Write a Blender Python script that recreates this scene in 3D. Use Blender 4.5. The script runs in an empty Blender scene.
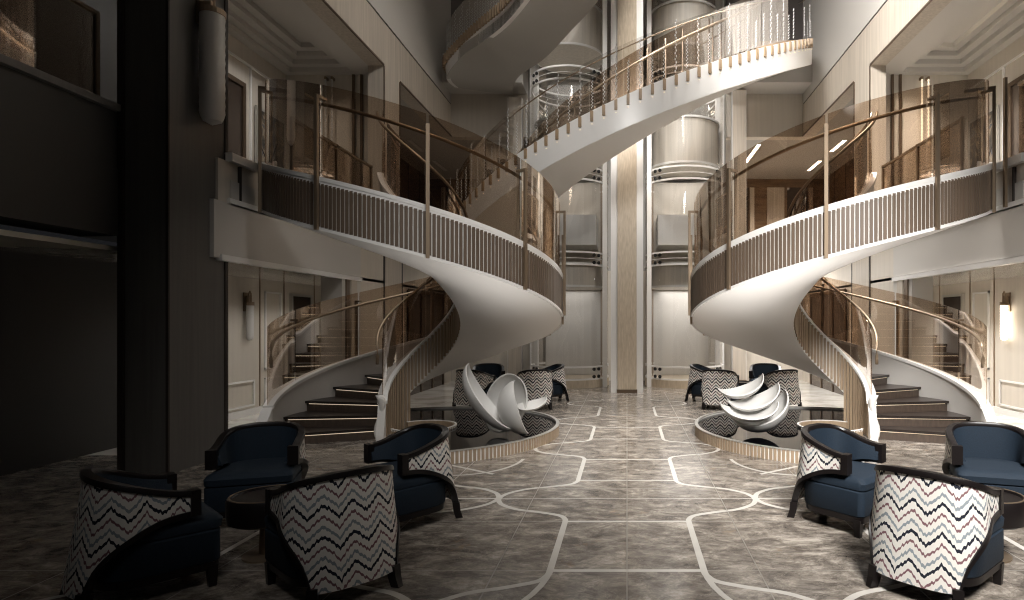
import bpy, math, random
from mathutils import Vector, Matrix
random.seed(3)
S = bpy.context.scene
COL = S.collection
PI = math.pi
D2R = math.radians

# ------------------------------------------------------------------ materials
def newmat(name):
    m = bpy.data.materials.new(name); m.use_nodes = True
    nt = m.node_tree
    for n in list(nt.nodes): nt.nodes.remove(n)
    out = nt.nodes.new('ShaderNodeOutputMaterial')
    return m, nt, out
def N(nt, t, **kw):
    n = nt.nodes.new(t)
    for k, v in kw.items():
        if k.startswith('_'): setattr(n, k[1:], v)
        else: n.inputs[k.replace('__', ' ')].default_value = v
    return n
def ramp(nt, stops, fac=None, interp='LINEAR'):
    r = nt.nodes.new('ShaderNodeValToRGB'); r.color_ramp.interpolation = interp
    e = r.color_ramp.elements
    while len(e) < len(stops): e.new(0.5)
    for i, (p, c) in enumerate(stops):
        e[i].position = p; e[i].color = (*c, 1)
    if fac is not None: nt.links.new(fac, r.inputs[0])
    return r
def math_n(nt, op, a, b=None, c=None):
    n = nt.nodes.new('ShaderNodeMath'); n.operation = op
    for i, v in enumerate((a, b, c)):
        if v is None: continue
        if isinstance(v, (int, float)): n.inputs[i].default_value = v
        else: nt.links.new(v, n.inputs[i])
    return n.outputs[0]
def plain(name, col, rough=0.5, metal=0.0, noise=0.0, nscale=(8, 8, 8), emit=None, spec=0.5, coat=0.0, dark=None, bump=0.0):
    m, nt, out = newmat(name)
    p = N(nt, 'ShaderNodeBsdfPrincipled', Roughness=rough, Metallic=metal)
    p.inputs['Base Color'].default_value = (*col, 1)
    p.inputs['Specular IOR Level'].default_value = spec
    p.inputs['Coat Weight'].default_value = coat
    if noise or dark or bump:
        tc = N(nt, 'ShaderNodeTexCoord'); mp = N(nt, 'ShaderNodeMapping')
        mp.inputs['Scale'].default_value = nscale
        nt.links.new(tc.outputs['Object'], mp.inputs[0])
        no = N(nt, 'ShaderNodeTexNoise', Scale=1.0, Detail=5.0)
        nt.links.new(mp.outputs[0], no.inputs['Vector'])
        d = dark or tuple(c * (1 - noise) for c in col)
        r = ramp(nt, [(0.3, d), (0.7, col)], no.outputs[0])
        nt.links.new(r.outputs[0], p.inputs['Base Color'])
        if bump:
            b = N(nt, 'ShaderNodeBump', Strength=bump, Distance=0.01)
            nt.links.new(no.outputs[0], b.inputs['Height']); nt.links.new(b.outputs[0], p.inputs['Normal'])
    if emit:
        p.inputs['Emission Color'].default_value = (*emit[0], 1); p.inputs['Emission Strength'].default_value = emit[1]
    nt.links.new(p.outputs[0], out.inputs[0])
    return m
def glassmat(name, tint, gl=0.06, rough=0.02):
    m, nt, out = newmat(name)
    t = N(nt, 'ShaderNodeBsdfTransparent'); t.inputs[0].default_value = (*tint, 1)
    g = N(nt, 'ShaderNodeBsdfGlossy', Roughness=rough)
    g.inputs[0].default_value = (1, .96, .92, 1)
    f = N(nt, 'ShaderNodeFresnel', IOR=1.45)
    fac = math_n(nt, 'ADD', math_n(nt, 'MULTIPLY', f.outputs[0], 0.55), gl * .5)
    mx = N(nt, 'ShaderNodeMixShader')
    nt.links.new(fac, mx.inputs[0]); nt.links.new(t.outputs[0], mx.inputs[1]); nt.links.new(g.outputs[0], mx.inputs[2])
    nt.links.new(mx.outputs[0], out.inputs[0])
    return m
M = {}
M['cream'] = plain('cream_panel', (.66, .60, .52), .5, noise=.08, nscale=(14, 14, .5))
M['woodpanel'] = plain('pale_wood_panel', (.60, .53, .445), .5, noise=.22, nscale=(22, 22, .8))
M['pierwood_shaded'] = plain('shade_painted_panel', (.125, .118, .108), .5, noise=.2, nscale=(22, 22, .8))  # pale pier wood darkened, foreground shade put into its colour
M['shadewall'] = plain('shade_painted_wall', (.038, .036, .033), .6)  # near side walls coloured almost black to stand in for shade
M['shadewall2'] = plain('charcoal_wall', (.11, .095, .09), .4)
M['smooth'] = plain('smooth_plaster', (.60, .57, .53), .45)
M['grey'] = plain('grey_plaster', (.42, .40, .37), .5)
M['white'] = plain('white_lacquer', (.86, .84, .81), .28)
M['drum'] = plain('pale_ribbed_drum', (.70, .64, .56), .45, noise=.18, nscale=(16, 16, .6))
M['stringer'] = plain('ivory_stringer', (.66, .635, .60), .35)
M['soffit'] = plain('white_soffit', (.84, .815, .78), .42)
M['slat'] = plain('walnut_slat', (.15, .108, .077), .42, noise=.25, nscale=(30, 30, 1.2))
M['slatpale'] = plain('pale_wood_slat', (.40, .30, .205), .45, noise=.25, nscale=(30, 30, 1.2))
M['column'] = plain('veined_travertine', (.66, .56, .435), .4, dark=(.50, .41, .30), nscale=(34, 34, 5))
M['brass'] = plain('brushed_brass', (.33, .25, .175), .42, metal=.75)
M['darkbrass'] = plain('dark_bronze', (.16, .115, .08), .35, metal=.7)
M['dark'] = plain('dark_line', (.03, .022, .018), .5)
M['blackwood'] = plain('ebonised_wood', (.008, .006, .006), .35, spec=.35)
M['navy'] = plain('navy_fabric', (.0022, .0125, .027), .8, noise=.3, nscale=(90, 90, 90), bump=.15)
M['sculpt'] = plain('white_sculpture', (.60, .59, .57), .45)
M['water'] = plain('black_water', (.002, .002, .003), .01, spec=.36)
M['tread'] = plain('dark_stone_tread', (.036, .026, .021), .34, dark=(.018, .013, .011), nscale=(9, 30, 9))
M['riser'] = plain('brown_riser', (.10, .07, .052), .5, dark=(.065, .046, .035), nscale=(25, 25, 8))
M['oak'] = plain('oak_tread', (.45, .32, .20), .45, noise=.3, nscale=(10, 10, 10))
M['crystal'] = plain('crystal_bead', (.66, .65, .64), .12, spec=1.0)
M['led'] = plain('warm_led', (1, .85, .65), .5, emit=((1, .80, .58), .4))
M['lamp'] = plain('lit_lamp_glass', (1, .93, .82), .4, emit=((1, .86, .68), 3.0))
M['lampdim'] = plain('dim_lit_glass', (.8, .72, .6), .4, emit=((1, .84, .64), .55))
M['lamp_off'] = plain('frosted_lamp_glass', (.66, .64, .61), .3)
M['line'] = plain('ceiling_light', (1, .96, .9), .5, emit=((1, .93, .85), 6.0))
M['bronzewall'] = plain('bronze_mirror', (.11, .085, .07), .12, metal=.5)
M['warmwood'] = plain('warm_wood_wall', (.26, .17, .10), .4, noise=.45, nscale=(1.5, 1.5, 9))
M['glossceil'] = plain('polished_ceiling', (.60, .56, .51), .12, spec=1.0, noise=.15, nscale=(2, 1.5, 2))
M['bolt'] = plain('black_fitting', (.01, .01, .01), .4)
M['cord'] = plain('frame_silver', (.6, .58, .54), .3, metal=.6)
M['bronzeglass'] = glassmat('bronze_glass', (.83, .76, .69), .07)
M['bronzeglass2'] = glassmat('smoked_bronze_glass', (.72, .65, .59), .07)
M['clearglass'] = glassmat('clear_glass', (.93, .93, .925), .05)

def floor_material():
    m, nt, out = newmat('floor_marble')
    tc = N(nt, 'ShaderNodeTexCoord')
    p = N(nt, 'ShaderNodeBsdfPrincipled', Roughness=.19)
    p.inputs['Specular IOR Level'].default_value = .55
    mp = N(nt, 'ShaderNodeMapping'); mp.inputs['Rotation'].default_value = (0, 0, .5); mp.inputs['Scale'].default_value = (1.0, 1.7, 1)
    nt.links.new(tc.outputs['Object'], mp.inputs[0])
    wz = N(nt, 'ShaderNodeTexNoise', Scale=2.0, Detail=4.0)
    nt.links.new(mp.outputs[0], wz.inputs['Vector'])
    add = N(nt, 'ShaderNodeMixRGB', _blend_type='ADD'); add.inputs[0].default_value = .45
    nt.links.new(mp.outputs[0], add.inputs[1]); nt.links.new(wz.outputs['Color'], add.inputs[2])
    n1 = N(nt, 'ShaderNodeTexNoise', Scale=4.2, Detail=14.0, Roughness=.76)
    nt.links.new(add.outputs[0], n1.inputs['Vector'])
    c1 = ramp(nt, [(.34, (.05, .043, .037)), (.44, (.135, .115, .098)), (.53, (.25, .218, .185)), (.64, (.50, .45, .39))], n1.outputs[0])
    n2 = N(nt, 'ShaderNodeTexNoise', Scale=2.6, Detail=9.0, Roughness=.62)
    nt.links.new(add.outputs[0], n2.inputs['Vector'])
    v = math_n(nt, 'ABSOLUTE', math_n(nt, 'SUBTRACT', n2.outputs[0], .5))
    vr = ramp(nt, [(0.0, (1, 1, 1)), (.008, (0, 0, 0))], v)
    mx = N(nt, 'ShaderNodeMixRGB'); mx.inputs[2].default_value = (.44, .39, .33, 1)
    nt.links.new(math_n(nt, 'MULTIPLY', vr.outputs[0], .55), mx.inputs[0]); nt.links.new(c1.outputs[0], mx.inputs[1])
    # rust-coloured flecks
    n3 = N(nt, 'ShaderNodeTexNoise', Scale=3.1, Detail=8.0, Roughness=.75)
    nt.links.new(tc.outputs['Object'], n3.inputs['Vector'])
    fr = ramp(nt, [(.60, (0, 0, 0)), (.70, (1, 1, 1))], n3.outputs[0])
    mx2 = N(nt, 'ShaderNodeMixRGB'); mx2.inputs[2].default_value = (.36, .235, .13, 1)
    nt.links.new(math_n(nt, 'MULTIPLY', fr.outputs[0], .6), mx2.inputs[0]); nt.links.new(mx.outputs[0], mx2.inputs[1])
    # white marble zones at the sides and far back
    n4 = N(nt, 'ShaderNodeTexNoise', Scale=1.3, Detail=8.0, Roughness=.6)
    nt.links.new(add.outputs[0], n4.inputs['Vector'])
    wc = ramp(nt, [(.35, (.42, .39, .35)), (.5, (.66, .63, .58)), (.62, (.74, .71, .66))], n4.outputs[0])
    sx = N(nt, 'ShaderNodeSeparateXYZ'); nt.links.new(tc.outputs['Object'], sx.inputs[0])
    ax = math_n(nt, 'ABSOLUTE', sx.outputs[0])
    far = math_n(nt, 'MULTIPLY', math_n(nt, 'GREATER_THAN', ax, 3.05), math_n(nt, 'GREATER_THAN', sx.outputs[1], 10.9))
    side = math_n(nt, 'MULTIPLY', math_n(nt, 'GREATER_THAN', ax, 4.72), math_n(nt, 'GREATER_THAN', sx.outputs[1], 7.2))  # near side floor stays brown, its dark tone standing in for shade
    fac = math_n(nt, 'MAXIMUM', far, side)
    mx3 = N(nt, 'ShaderNodeMixRGB'); nt.links.new(fac, mx3.inputs[0])
    nt.links.new(mx2.outputs[0], mx3.inputs[1]); nt.links.new(wc.outputs[0], mx3.inputs[2])
    nt.links.new(mx3.outputs[0], p.inputs['Base Color'])
    nt.links.new(p.outputs[0], out.inputs[0])
    return m
M['floor'] = floor_material()
M['inlay'] = plain('pale_inlay', (.66, .63, .58), .2, noise=.15, nscale=(5, 5, 5))
M['joint'] = plain('pale_joint', (.24, .22, .19), .3)

def zigzag_material(name='zigzag_fabric', bold=False):
    m, nt, out = newmat(name)
    p = N(nt, 'ShaderNodeBsdfPrincipled', Roughness=.85)
    uv = N(nt, 'ShaderNodeUVMap'); uv.uv_map = 'UVMap'
    sx = N(nt, 'ShaderNodeSeparateXYZ'); nt.links.new(uv.outputs[0], sx.inputs[0])
    u, v = sx.outputs[0], sx.outputs[1]
    def zz(per, amp, off=0.):
        a = math_n(nt, 'PINGPONG', math_n(nt, 'ADD', u, off), per)
        return math_n(nt, 'MULTIPLY', math_n(nt, 'SUBTRACT', a, per / 2), amp / per)
    n1 = N(nt, 'ShaderNodeTexNoise', Scale=9.0, Detail=1.0)
    cu = N(nt, 'ShaderNodeCombineXYZ'); nt.links.new(u, cu.inputs[0]); nt.links.new(math_n(nt, 'MULTIPLY', v, .12), cu.inputs[1])
    nt.links.new(cu.outputs[0], n1.inputs['Vector'])
    amod = math_n(nt, 'ADD', math_n(nt, 'MULTIPLY', n1.outputs[0], 1.5), .25)
    big = math_n(nt, 'MULTIPLY', zz(.082, .085), amod)
    small = zz(.0105, .009, .3)
    n2 = N(nt, 'ShaderNodeTexNoise', Scale=70.0, Detail=1.0)
    nt.links.new(cu.outputs[0], n2.inputs['Vector'])
    jit = math_n(nt, 'MULTIPLY', math_n(nt, 'SUBTRACT', n2.outputs[0], .5), .025)
    t = math_n(nt, 'ADD', math_n(nt, 'ADD', v, big), math_n(nt, 'ADD', small, jit))
    cyc = math_n(nt, 'FRACT', math_n(nt, 'DIVIDE', t, .168))
    cr = (.74, .71, .66); nv = (.006, .009, .02); gb = (.25, .285, .31); mv = (.20, .10, .11)
    if bold: gb = (.10, .11, .12); mv = (.09, .05, .055)
    r = ramp(nt, [(0, cr), (.10, nv), (.27, cr), (.42, gb), (.57, cr), (.76, mv), (.90, cr)] if bold else [(0, cr), (.12, nv), (.235, cr), (.44, gb), (.55, cr), (.78, mv), (.875, cr)], cyc, 'CONSTANT')
    nt.links.new(r.outputs[0], p.inputs['Base Color'])
    nt.links.new(p.outputs[0], out.inputs[0])
    return m
M['zigzag'] = zigzag_material()
M['zigzag_bold'] = zigzag_material('dark_zigzag_fabric', True)

# ------------------------------------------------------------------ mesh builder
class MB:
    def __init__(s): s.v = []; s.f = []; s.uv = {}
    def add(s, vs, fs):
        o = len(s.v); s.v += [tuple(v) for v in vs]; s.f += [tuple(i + o for i in f) for f in fs]; return o
    def box(s, x0, x1, y0, y1, z0, z1, mat=None):
        vs = [(x, y, z) for x in (x0, x1) for y in (y0, y1) for z in (z0, z1)]
        if mat is not None: vs = [mat @ Vector(v) for v in vs]
        s.add(vs, [(0, 1, 3, 2), (4, 6, 7, 5), (0, 4, 5, 1), (2, 3, 7, 6), (0, 2, 6, 4), (1, 5, 7, 3)])
        return s
    def tube(s, pts, r, n=8, caps=True, sq=None):
        pts = [Vector(p) for p in pts]; rings = []
        up = Vector((0, 0, 1)); prev = None
        for i, p in enumerate(pts):
            t = (pts[min(i + 1, len(pts) - 1)] - pts[max(i - 1, 0)]).normalized()
            a = t.cross(up)
            if a.length < 1e-3: a = prev or Vector((1, 0, 0))
            a.normalize(); b = a.cross(t).normalized(); prev = a
            rr = r[i] if isinstance(r, (list, tuple)) else r
            ring = []
            if sq:
                for ca, cb in ((-1, -1), (1, -1), (1, 1), (-1, 1)): ring.append(p + a * ca * sq[0] / 2 + b * cb * sq[1] / 2)
            else:
                for k in range(n):
                    q = 2 * PI * k / n; ring.append(p + a * math.cos(q) * rr + b * math.sin(q) * rr)
            rings.append(ring)
        m = len(rings[0]); vs = [v for r_ in rings for v in r_]; fs = []
        for i in range(len(rings) - 1):
            for k in range(m):
                fs.append((i * m + k, i * m + (k + 1) % m, (i + 1) * m + (k + 1) % m, (i + 1) * m + k))
        if caps: fs += [tuple(range(m))[::-1], tuple((len(rings) - 1) * m + k for k in range(m))]
        s.add(vs, fs); return s
    def lathe(s, prof, n=48, c=(0, 0, 0), a0=0, a1=2 * PI):
        closed = abs(a1 - a0 - 2 * PI) < 1e-6
        cnt = n if closed else n + 1; vs = []
        for i in range(cnt):
            a = a0 + (a1 - a0) * i / n
            for r, z in prof: vs.append((c[0] + r * math.cos(a), c[1] + r * math.sin(a), c[2] + z))
        m = len(prof); fs = []
        for i in range(n):
            j = (i + 1) % cnt
            for k in range(m - 1): fs.append((i * m + k, j * m + k, j * m + k + 1, i * m + k + 1))
        s.add(vs, fs); return s
    def loft(s, rings, closed=True, caps=True):
        m = len(rings[0]); vs = [v for r in rings for v in r]; fs = []
        for i in range(len(rings) - 1):
            for k in range(m if closed else m - 1):
                fs.append((i * m + k, i * m + (k + 1) % m, (i + 1) * m + (k + 1) % m, (i + 1) * m + k))
        if caps: fs += [tuple(range(m))[::-1], tuple((len(rings) - 1) * m + k for k in range(m))]
        return s.add(vs, fs)
    def build(s, name, mat, parent=None, smooth=False, uvs=None):
        me = bpy.data.meshes.new(name); me.from_pydata(s.v, [], s.f); me.update()
        if uvs is not None:
            ul = me.uv_layers.new(name='UVMap')
            for l in me.loops: ul.data[l.index].uv = uvs[l.vertex_index]
        me.materials.append(mat)
        if smooth: me.shade_smooth()
        o = bpy.data.objects.new(name, me); COL.objects.link(o)
        if parent is not None: o.parent = parent
        return o
def smooth_angle(o, deg=35):
    me = o.data; me.shade_smooth()
    try: me.set_sharp_from_angle(angle=D2R(deg))
    except Exception: pass
    return o
def tag(o, label=None, cat=None, group=None, kind=None):
    if label: o['label'] = label
    if cat: o['category'] = cat
    if group: o['group'] = group
    if kind: o['kind'] = kind
    return o
def thing(name, label, cat, loc=(0, 0, 0), rz=0, group=None):
    o = bpy.data.objects.new(name, None); COL.objects.link(o); o.empty_display_size = .1
    o.location = loc; o.rotation_euler = (0, 0, rz)
    return tag(o, label, cat, group)
def copy_tree(o, parent=None):
    c = o.copy(); COL.objects.link(c)
    if parent is not None: c.parent = parent
    for ch in list(o.children): copy_tree(ch, c)
    return c
def mirror_of(o, label, loc=None, group=None):
    c = copy_tree(o)
    c.location = loc if loc else (-o.location[0], o.location[1], o.location[2])
    c.scale[0] = -1; c.rotation_euler[2] = -o.rotation_euler[2]
    c['label'] = label
    if group: c['group'] = group
    return c
def struct(name, mb, mat, parent=None):
    o = mb.build(name, mat, parent)
    if parent is None: o['kind'] = 'structure'
    return o
def sbox(name, mat, *b, parent=None):
    m = MB()
    if isinstance(b[0], (tuple, list)):
        for q in b: m.box(*q)
    else: m.box(*b)
    return struct(name, m, mat, parent)

def smoothpts(P, n=8):
    out = []
    for i in range(len(P) - 1):
        p0 = Vector(P[max(i - 1, 0)]); p1 = Vector(P[i]); p2 = Vector(P[i + 1]); p3 = Vector(P[min(i + 2, len(P) - 1)])
        for k in range(n):
            t = k / n
            out.append(.5 * ((2 * p1) + (p2 - p0) * t + (2 * p0 - 5 * p1 + 4 * p2 - p3) * t * t + (3 * p1 - p0 - 3 * p2 + p3) * t ** 3))
    out.append(Vector(P[-1])); return out
L1, CEIL1, CURB = 3.3, 2.35, 3.62    # upper storey floor, recess ceiling, curb top
CEIL2, WX = 6.6, 4.75
# ------------------------------------------------------------------ floor
fm = MB().box(-9, 9, -3, 22, -.12, 0); struct('floor', fm, M['floor'])

def ribbon(mb, pts, w, z=.0015):
    pts = [Vector((p[0], p[1], 0)) for p in pts]; vs = []
    for i, p in enumerate(pts):
        t = (pts[min(i + 1, len(pts) - 1)] - pts[max(i - 1, 0)]).normalized()
        n = Vector((-t.y, t.x, 0)) * w / 2
        vs += [(p + n).to_tuple()[:2] + (z,), (p - n).to_tuple()[:2] + (z,)]
    mb.add(vs, [(2 * i, 2 * i + 1, 2 * i + 3, 2 * i + 2) for i in range(len(pts) - 1)])
tn = [0]
def trim(mb, mat):
    tn[0] += 1
    return struct('trim_%d' % tn[0], mb, mat)
# wavy inlay: straight runs joined by bulging loops
def wave(x_in, x_out, ys, y_end):
    pts = []; y0 = -1.0
    for (a, b) in ys:
        if a > y_end: break
        pts.append((x_in, y0)); pts.append((x_in, a))
        w, h, c = x_out - x_in, (b - a) / 2, (a + b) / 2
        half = [(0, 1.0), (.015, .9), (.10, .76), (.38, .62), (.68, .50), (.90, .30), (.985, .12)]
        ctrl = [(x_in + w * p, c - h * q, 0) for p, q in half] + [(x_out, c, 0)] + [(x_in + w * p, c + h * q, 0) for p, q in half[::-1]]
        pts += [(p.x, p.y) for p in smoothpts(ctrl, 5)]
        y0 = b
    return pts
loops = [(2.62, 3.84), (4.81, 6.06), (6.98, 8.2), (9.1, 10.3), (11.2, 12.4)]
for s in (-1, 1):
    mb = MB(); ribbon(mb, wave(s * .495, s * 1.155, loops, 13), .045); trim(mb, M['inlay'])
    mb = MB(); ribbon(mb, wave(s * 1.83, s * 1.17, loops[:2], 6.2) , .045, .0022); trim(mb, M['inlay'])
    mb = MB(); ribbon(mb, wave(s * 2.8, s * 3.46, loops[:2], 6.2) , .045, .0019); trim(mb, M['inlay'])
    mb = MB()   # large interlaced arcs
    ribbon(mb, [(s * (.495 + 1.25 * (1 - math.cos(q))), 3.86 - 1.1 * math.sin(q)) for q in [PI * k / 30 for k in range(16)]], .04, .003)
    ribbon(mb, [(s * (1.83 + .62 * math.cos(q)), 7.0 + .75 * math.sin(q) * 1) for q in [PI + PI * k / 30 for k in range(16)]], .04, .003)
    ribbon(mb, [(s * 1.16, 5.43), (s * 4.7, 5.43)], .03, .0028)
    ribbon(mb, [(s * 1.4, 6.3), (s * 2.4, 7.0)], .04, .0026)
    trim(mb, M['inlay'])
mb = MB()
for y, x, w in ((3.86, .495, .04), (4.81, .495, .035), (5.43, 1.16, .012), (6.06, .495, .03), (6.98, .495, .035), (8.2, .495, .03), (9.1, .495, .03), (10.3, .495, .03), (2.7, .495, .03)):
    ribbon(mb, [(-x, y), (x, y)], w, .0012)
trim(mb, M['inlay'])
mb = MB()
for x in (0, -.85, .85, -1.75, 1.75, 2.65, -2.65, 3.6, -3.6):
    ribbon(mb, [(x, -1), (x, 13.6)], .009, .0008)
for k in range(16):
    y = 1.95 + k * .955
    ribbon(mb, [(-4.7, y), (4.7, y)], .007, .0006)
trim(mb, M['joint'])

# ------------------------------------------------------------------ walls, both sides
def side(s):
    nm = 'right' if s > 0 else 'left'
    def X(a, b): return (min(s * a, s * b), max(s * a, s * b))
    def B(name, mat, a, b, y0, y1, z0, z1, parent=None):
        x0, x1 = X(a, b); return sbox(name, mat, x0, x1, y0, y1, z0, z1, parent=parent)
    # recess on the ground floor
    w = B('wall_%s_recess' % nm, M['cream'], 6.5, 6.7, 8.9, 16.2, 0, CEIL1)
    B('wall_%s_recess_near' % nm, M['shadewall'], 6.5, 6.7, 0, 8.9, 0, CEIL1)
    def face(a, b, y0, y1, z0, z1, mat=M['dark'], n='panel_line'):
        x0, x1 = X(a, b); return sbox(n, mat, x0, x1, y0, y1, z0, z1, parent=w)
    mb = MB()
    for y in (9.35, 10.6, 11.35, 12.45):
        x0, x1 = X(6.485, 6.5); mb.box(x0, x1, y, y + .022, .12, CEIL1)
    struct('panel_line', mb, M['brass'], w)
    mb = MB()       # moulded panels
    for y0, y1 in ((10.75, 11.25), (9.5, 10.45)):
        for z0, z1 in ((.75, 2.15), (.15, .6)):
            if y0 != 10.75 and z0 > .5: continue
            x0, x1 = X(6.475, 6.5)
            mb.box(x0, x1, y0, y1, z0, z0 + .03); mb.box(x0, x1, y0, y1, z1 - .03, z1)
            mb.box(x0, x1, y0, y0 + .03, z0, z1); mb.box(x0, x1, y1 - .03, y1, z0, z1)
    struct('moulding', mb, M['white'], w)
    face(6.46, 6.5, 11.6, 12.25, .62, 2.1, M['bronzewall'], 'dark_panel')
    mb = MB(); x0, x1 = X(6.45, 6.5)
    mb.box(x0, x1, 11.55, 11.6, .57, 2.15); mb.box(x0, x1, 12.25, 12.3, .57, 2.15); mb.box(x0, x1, 11.6, 12.25, 2.1, 2.15)
    struct('panel_frame', mb, M['cord'], w)
    d = B('door_%d' % (1 if s > 0 else 2), M['bronzewall'], 6.44, 6.5, 12.75, 14.3, 0, 2.15)
    mb = MB()
    for y in (12.7, 13.5, 14.3):
        x0, x1 = X(6.42, 6.44); mb.box(x0, x1, y, y + .05, 0, 2.2)
    struct('door_frame', mb, M['cream'], d)
    B('baseboard_%s' % nm, M['white'], 6.46, 6.5, 8.9, 12.7, 0, .11)
    B('ceiling_%s_recess_near' % nm, M['glossceil'], 5.4, 6.7, 0, 7.2, CEIL1, CEIL1 + .05)
    B('ceiling_%s_recess' % nm, M['glossceil'], WX, 6.7, 7.2, 16.2, CEIL1, CEIL1 + .05)
    # long beam and storey edge over the recess
    B('wall_%s_beam' % nm, M['smooth'], WX, WX + .3, 6.9, 10.7, CEIL1 + .001, 3.02)
    nb = B('wall_%s_near_beam' % nm, M['shadewall'], 5.32, 5.75, 0, 6.3, 2.5, 3.2)
    x0, x1 = X(5.35, 5.7); sbox('parapet', M['shadewall'], x0, x1, 0, 6.3, 3.2, 3.8, parent=nb)
    x0, x1 = X(5.29, 5.75); sbox('cap_rail', M['pierwood_shaded'], x0, x1, 0, 6.29, 3.8, 3.87, parent=nb)
    B('trim_%d' % (20 + s), M['white'], WX - .03, WX + .05, 7.0, 10.7, CEIL1 - .03, CEIL1 + .04)
    b = B('wall_%s_parapet' % nm, M['cream'], WX + .02, WX + .22, 7.0, 11.4, 3.02, CURB - .1)
    x0, x1 = X(WX - .05, WX + .26); sbox('cap_rail', M['white'], x0, x1, 7.15, 11.4, CURB - .1, CURB, parent=b)
    x0, x1 = X(WX - .02, WX + .02); sbox('lip', M['white'], x0, x1, 7.15, 11.4, 3.02, 3.08, parent=b)
    mb = MB()
    for y in (7.35, 8.6):
        mb.box(x0, x1, y, y + .02, 3.08, 3.5)
    struct('panel_line', mb, M['dark'], b)
    # pier at the end of the beam
    w = B('wall_%s_pier' % nm, M['smooth'], WX, WX + .35, 10.0, 10.7, 0, CEIL1)
    mb = MB()
    x0, x1 = X(WX - .02, WX)
    mb.box(x0, x1, 10.12, 10.24, 0, CEIL1)
    struct('bronze_strip', mb, M['darkbrass'], w)
    sbox('wood_strip', M['woodpanel'], x0, x1, 10.30, 10.52, 0, CEIL1, parent=w)
    # rear part of the side wall, ground floor
    w = B('wall_%s_rear' % nm, M['cream'], WX, WX + .3, 10.7, 16.2, 0, 3.0)
    sbox('wood_strip', M['woodpanel'], x0, x1, 11.75, 12.6, 0, 3.0, parent=w)
    mb = MB()
    for y in (11.7, 12.62): mb.box(x0, x1, y, y + .04, 0, 3.0)
    struct('panel_line', mb, M['dark'], w)
    x0, x1 = X(WX - .04, WX)
    d = sbox('door_%d' % (3 if s > 0 else 4), M['bronzewall'], x0, x1, 12.95, 15.4, 0, 2.3)
    mb = MB()
    x0, x1 = X(WX - .06, WX - .04)
    for y in (12.9, 13.7, 14.5, 15.35): mb.box(x0, x1, y, y + .06, 0, 2.3)
    mb.box(x0, x1, 12.9, 15.41, 2.24, 2.32)
    struct('door_frame', mb, M['darkbrass'], d)
    # upper storey floor slab
    B('floor_%s_gallery' % nm, M['cream'], 5.4, 9, 0, 21, L1 - .3, L1)
    B('floor_%s_edge' % nm, M['smooth'], WX, 5.4, 7.2, 21, L1 - .3, L1)
    # upper wall
    w = B('wall_%s_upper' % nm, M['smooth'], WX, WX + .3, 0, 16.2, CEIL2 + .9, 13)
    w2 = B('wall_%s_frieze' % nm, M['woodpanel'], WX, WX + .3, 0, 16.2, CEIL2, CEIL2 + .86)
    sbox('dark_trim', M['dark'], *X(WX + .01, WX + .29), 0, 16.2, CEIL2 + .86, CEIL2 + .9, parent=w2)  # dark trim strip between frieze and upper wall
    mb = MB(); x0, x1 = X(WX - .02, WX)
    mb.box(x0, x1, 0, 11.7, CEIL2, CEIL2 + .035); mb.box(x0, x1, 12.55, 16.2, CEIL2, CEIL2 + .035)
    struct('bronze_edge', mb, M['darkbrass'], w2)
    w3 = B('wall_%s_post' % nm, M['woodpanel'], WX, WX + .3, 11.7, 12.55, L1, CEIL2)
    mb = MB(); x0, x1 = X(WX - .015, WX)
    mb.box(x0, x1, 11.7, 11.735, L1, CEIL2); mb.box(x0, x1, 12.51, 12.55, L1, CEIL2)
    struct('bronze_edge', mb, M['darkbrass'], w3)
    # splayed reveal behind the post
    mb = MB()
    P = [(WX + .27, 11.86), (5.34, 12.15), (5.34, 12.5), (WX + .27, 12.5)]
    mb.loft([[(s * x, y, L1) for x, y in P], [(s * x, y, CEIL2) for x, y in P]])
    struct('wall_%s_reveal' % nm, mb, M['smooth'])
    # gallery end wall, outer wall and ceiling
    w = B('wall_%s_gallery_end' % nm, M['cream'], 5.34, 6.9, 12.15, 12.4, L1, CEIL2 + .45)
    mb = MB()
    for a in (5.34, 5.5):
        x0, x1 = X(a, a + .05); mb.box(x0, x1, 12.11, 12.15, L1, CEIL2)
    struct('bronze_edge', mb, M['darkbrass'], w)
    x0, x1 = X(6.15, 6.6)
    sbox('wood_panel', M['woodpanel'], x0, x1, 12.12, 12.15, L1, 5.9, parent=w)
    w = B('wall_%s_gallery_outer' % nm, M['cream'], 6.9, 7.3, 8.9, 12.4, L1, CEIL2 + .45)
    B('wall_%s_gallery_near' % nm, M['shadewall'], 6.9, 7.3, 0, 8.9, L1, CEIL2 + .45)
    x0, x1 = X(6.87, 6.9)
    mb = MB()
    mb.box(x0, x1, 8.9, 12.15, 6.25, 6.29); mb.box(x0, x1, 8.9, 12.15, 4.1, 4.13)
    for y in (9.6, 10.95): mb.box(x0, x1, y, y + .04, L1, 6.25)
    struct('moulding', mb, M['white'], w)
    d = sbox('door_%d' % (5 if s > 0 else 6), M['bronzewall'], x0, x1, 9.95, 10.7, L1, 5.8)
    mb = MB(); x0, x1 = X(6.84, 6.89)
    mb.box(x0, x1, 9.87, 9.95, L1, 5.88); mb.box(x0, x1, 10.7, 10.78, L1, 5.88); mb.box(x0, x1, 9.95, 10.7, 5.8, 5.88)
    struct('door_frame', mb, M['darkbrass'], d)
    c = B('ceiling_%s_gallery' % nm, M['smooth'], WX + .3, 7.3, 0, 12.4, CEIL2 + .36, CEIL2 + .5)
    # stepped cornice round the tray
    mb = MB()
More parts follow.
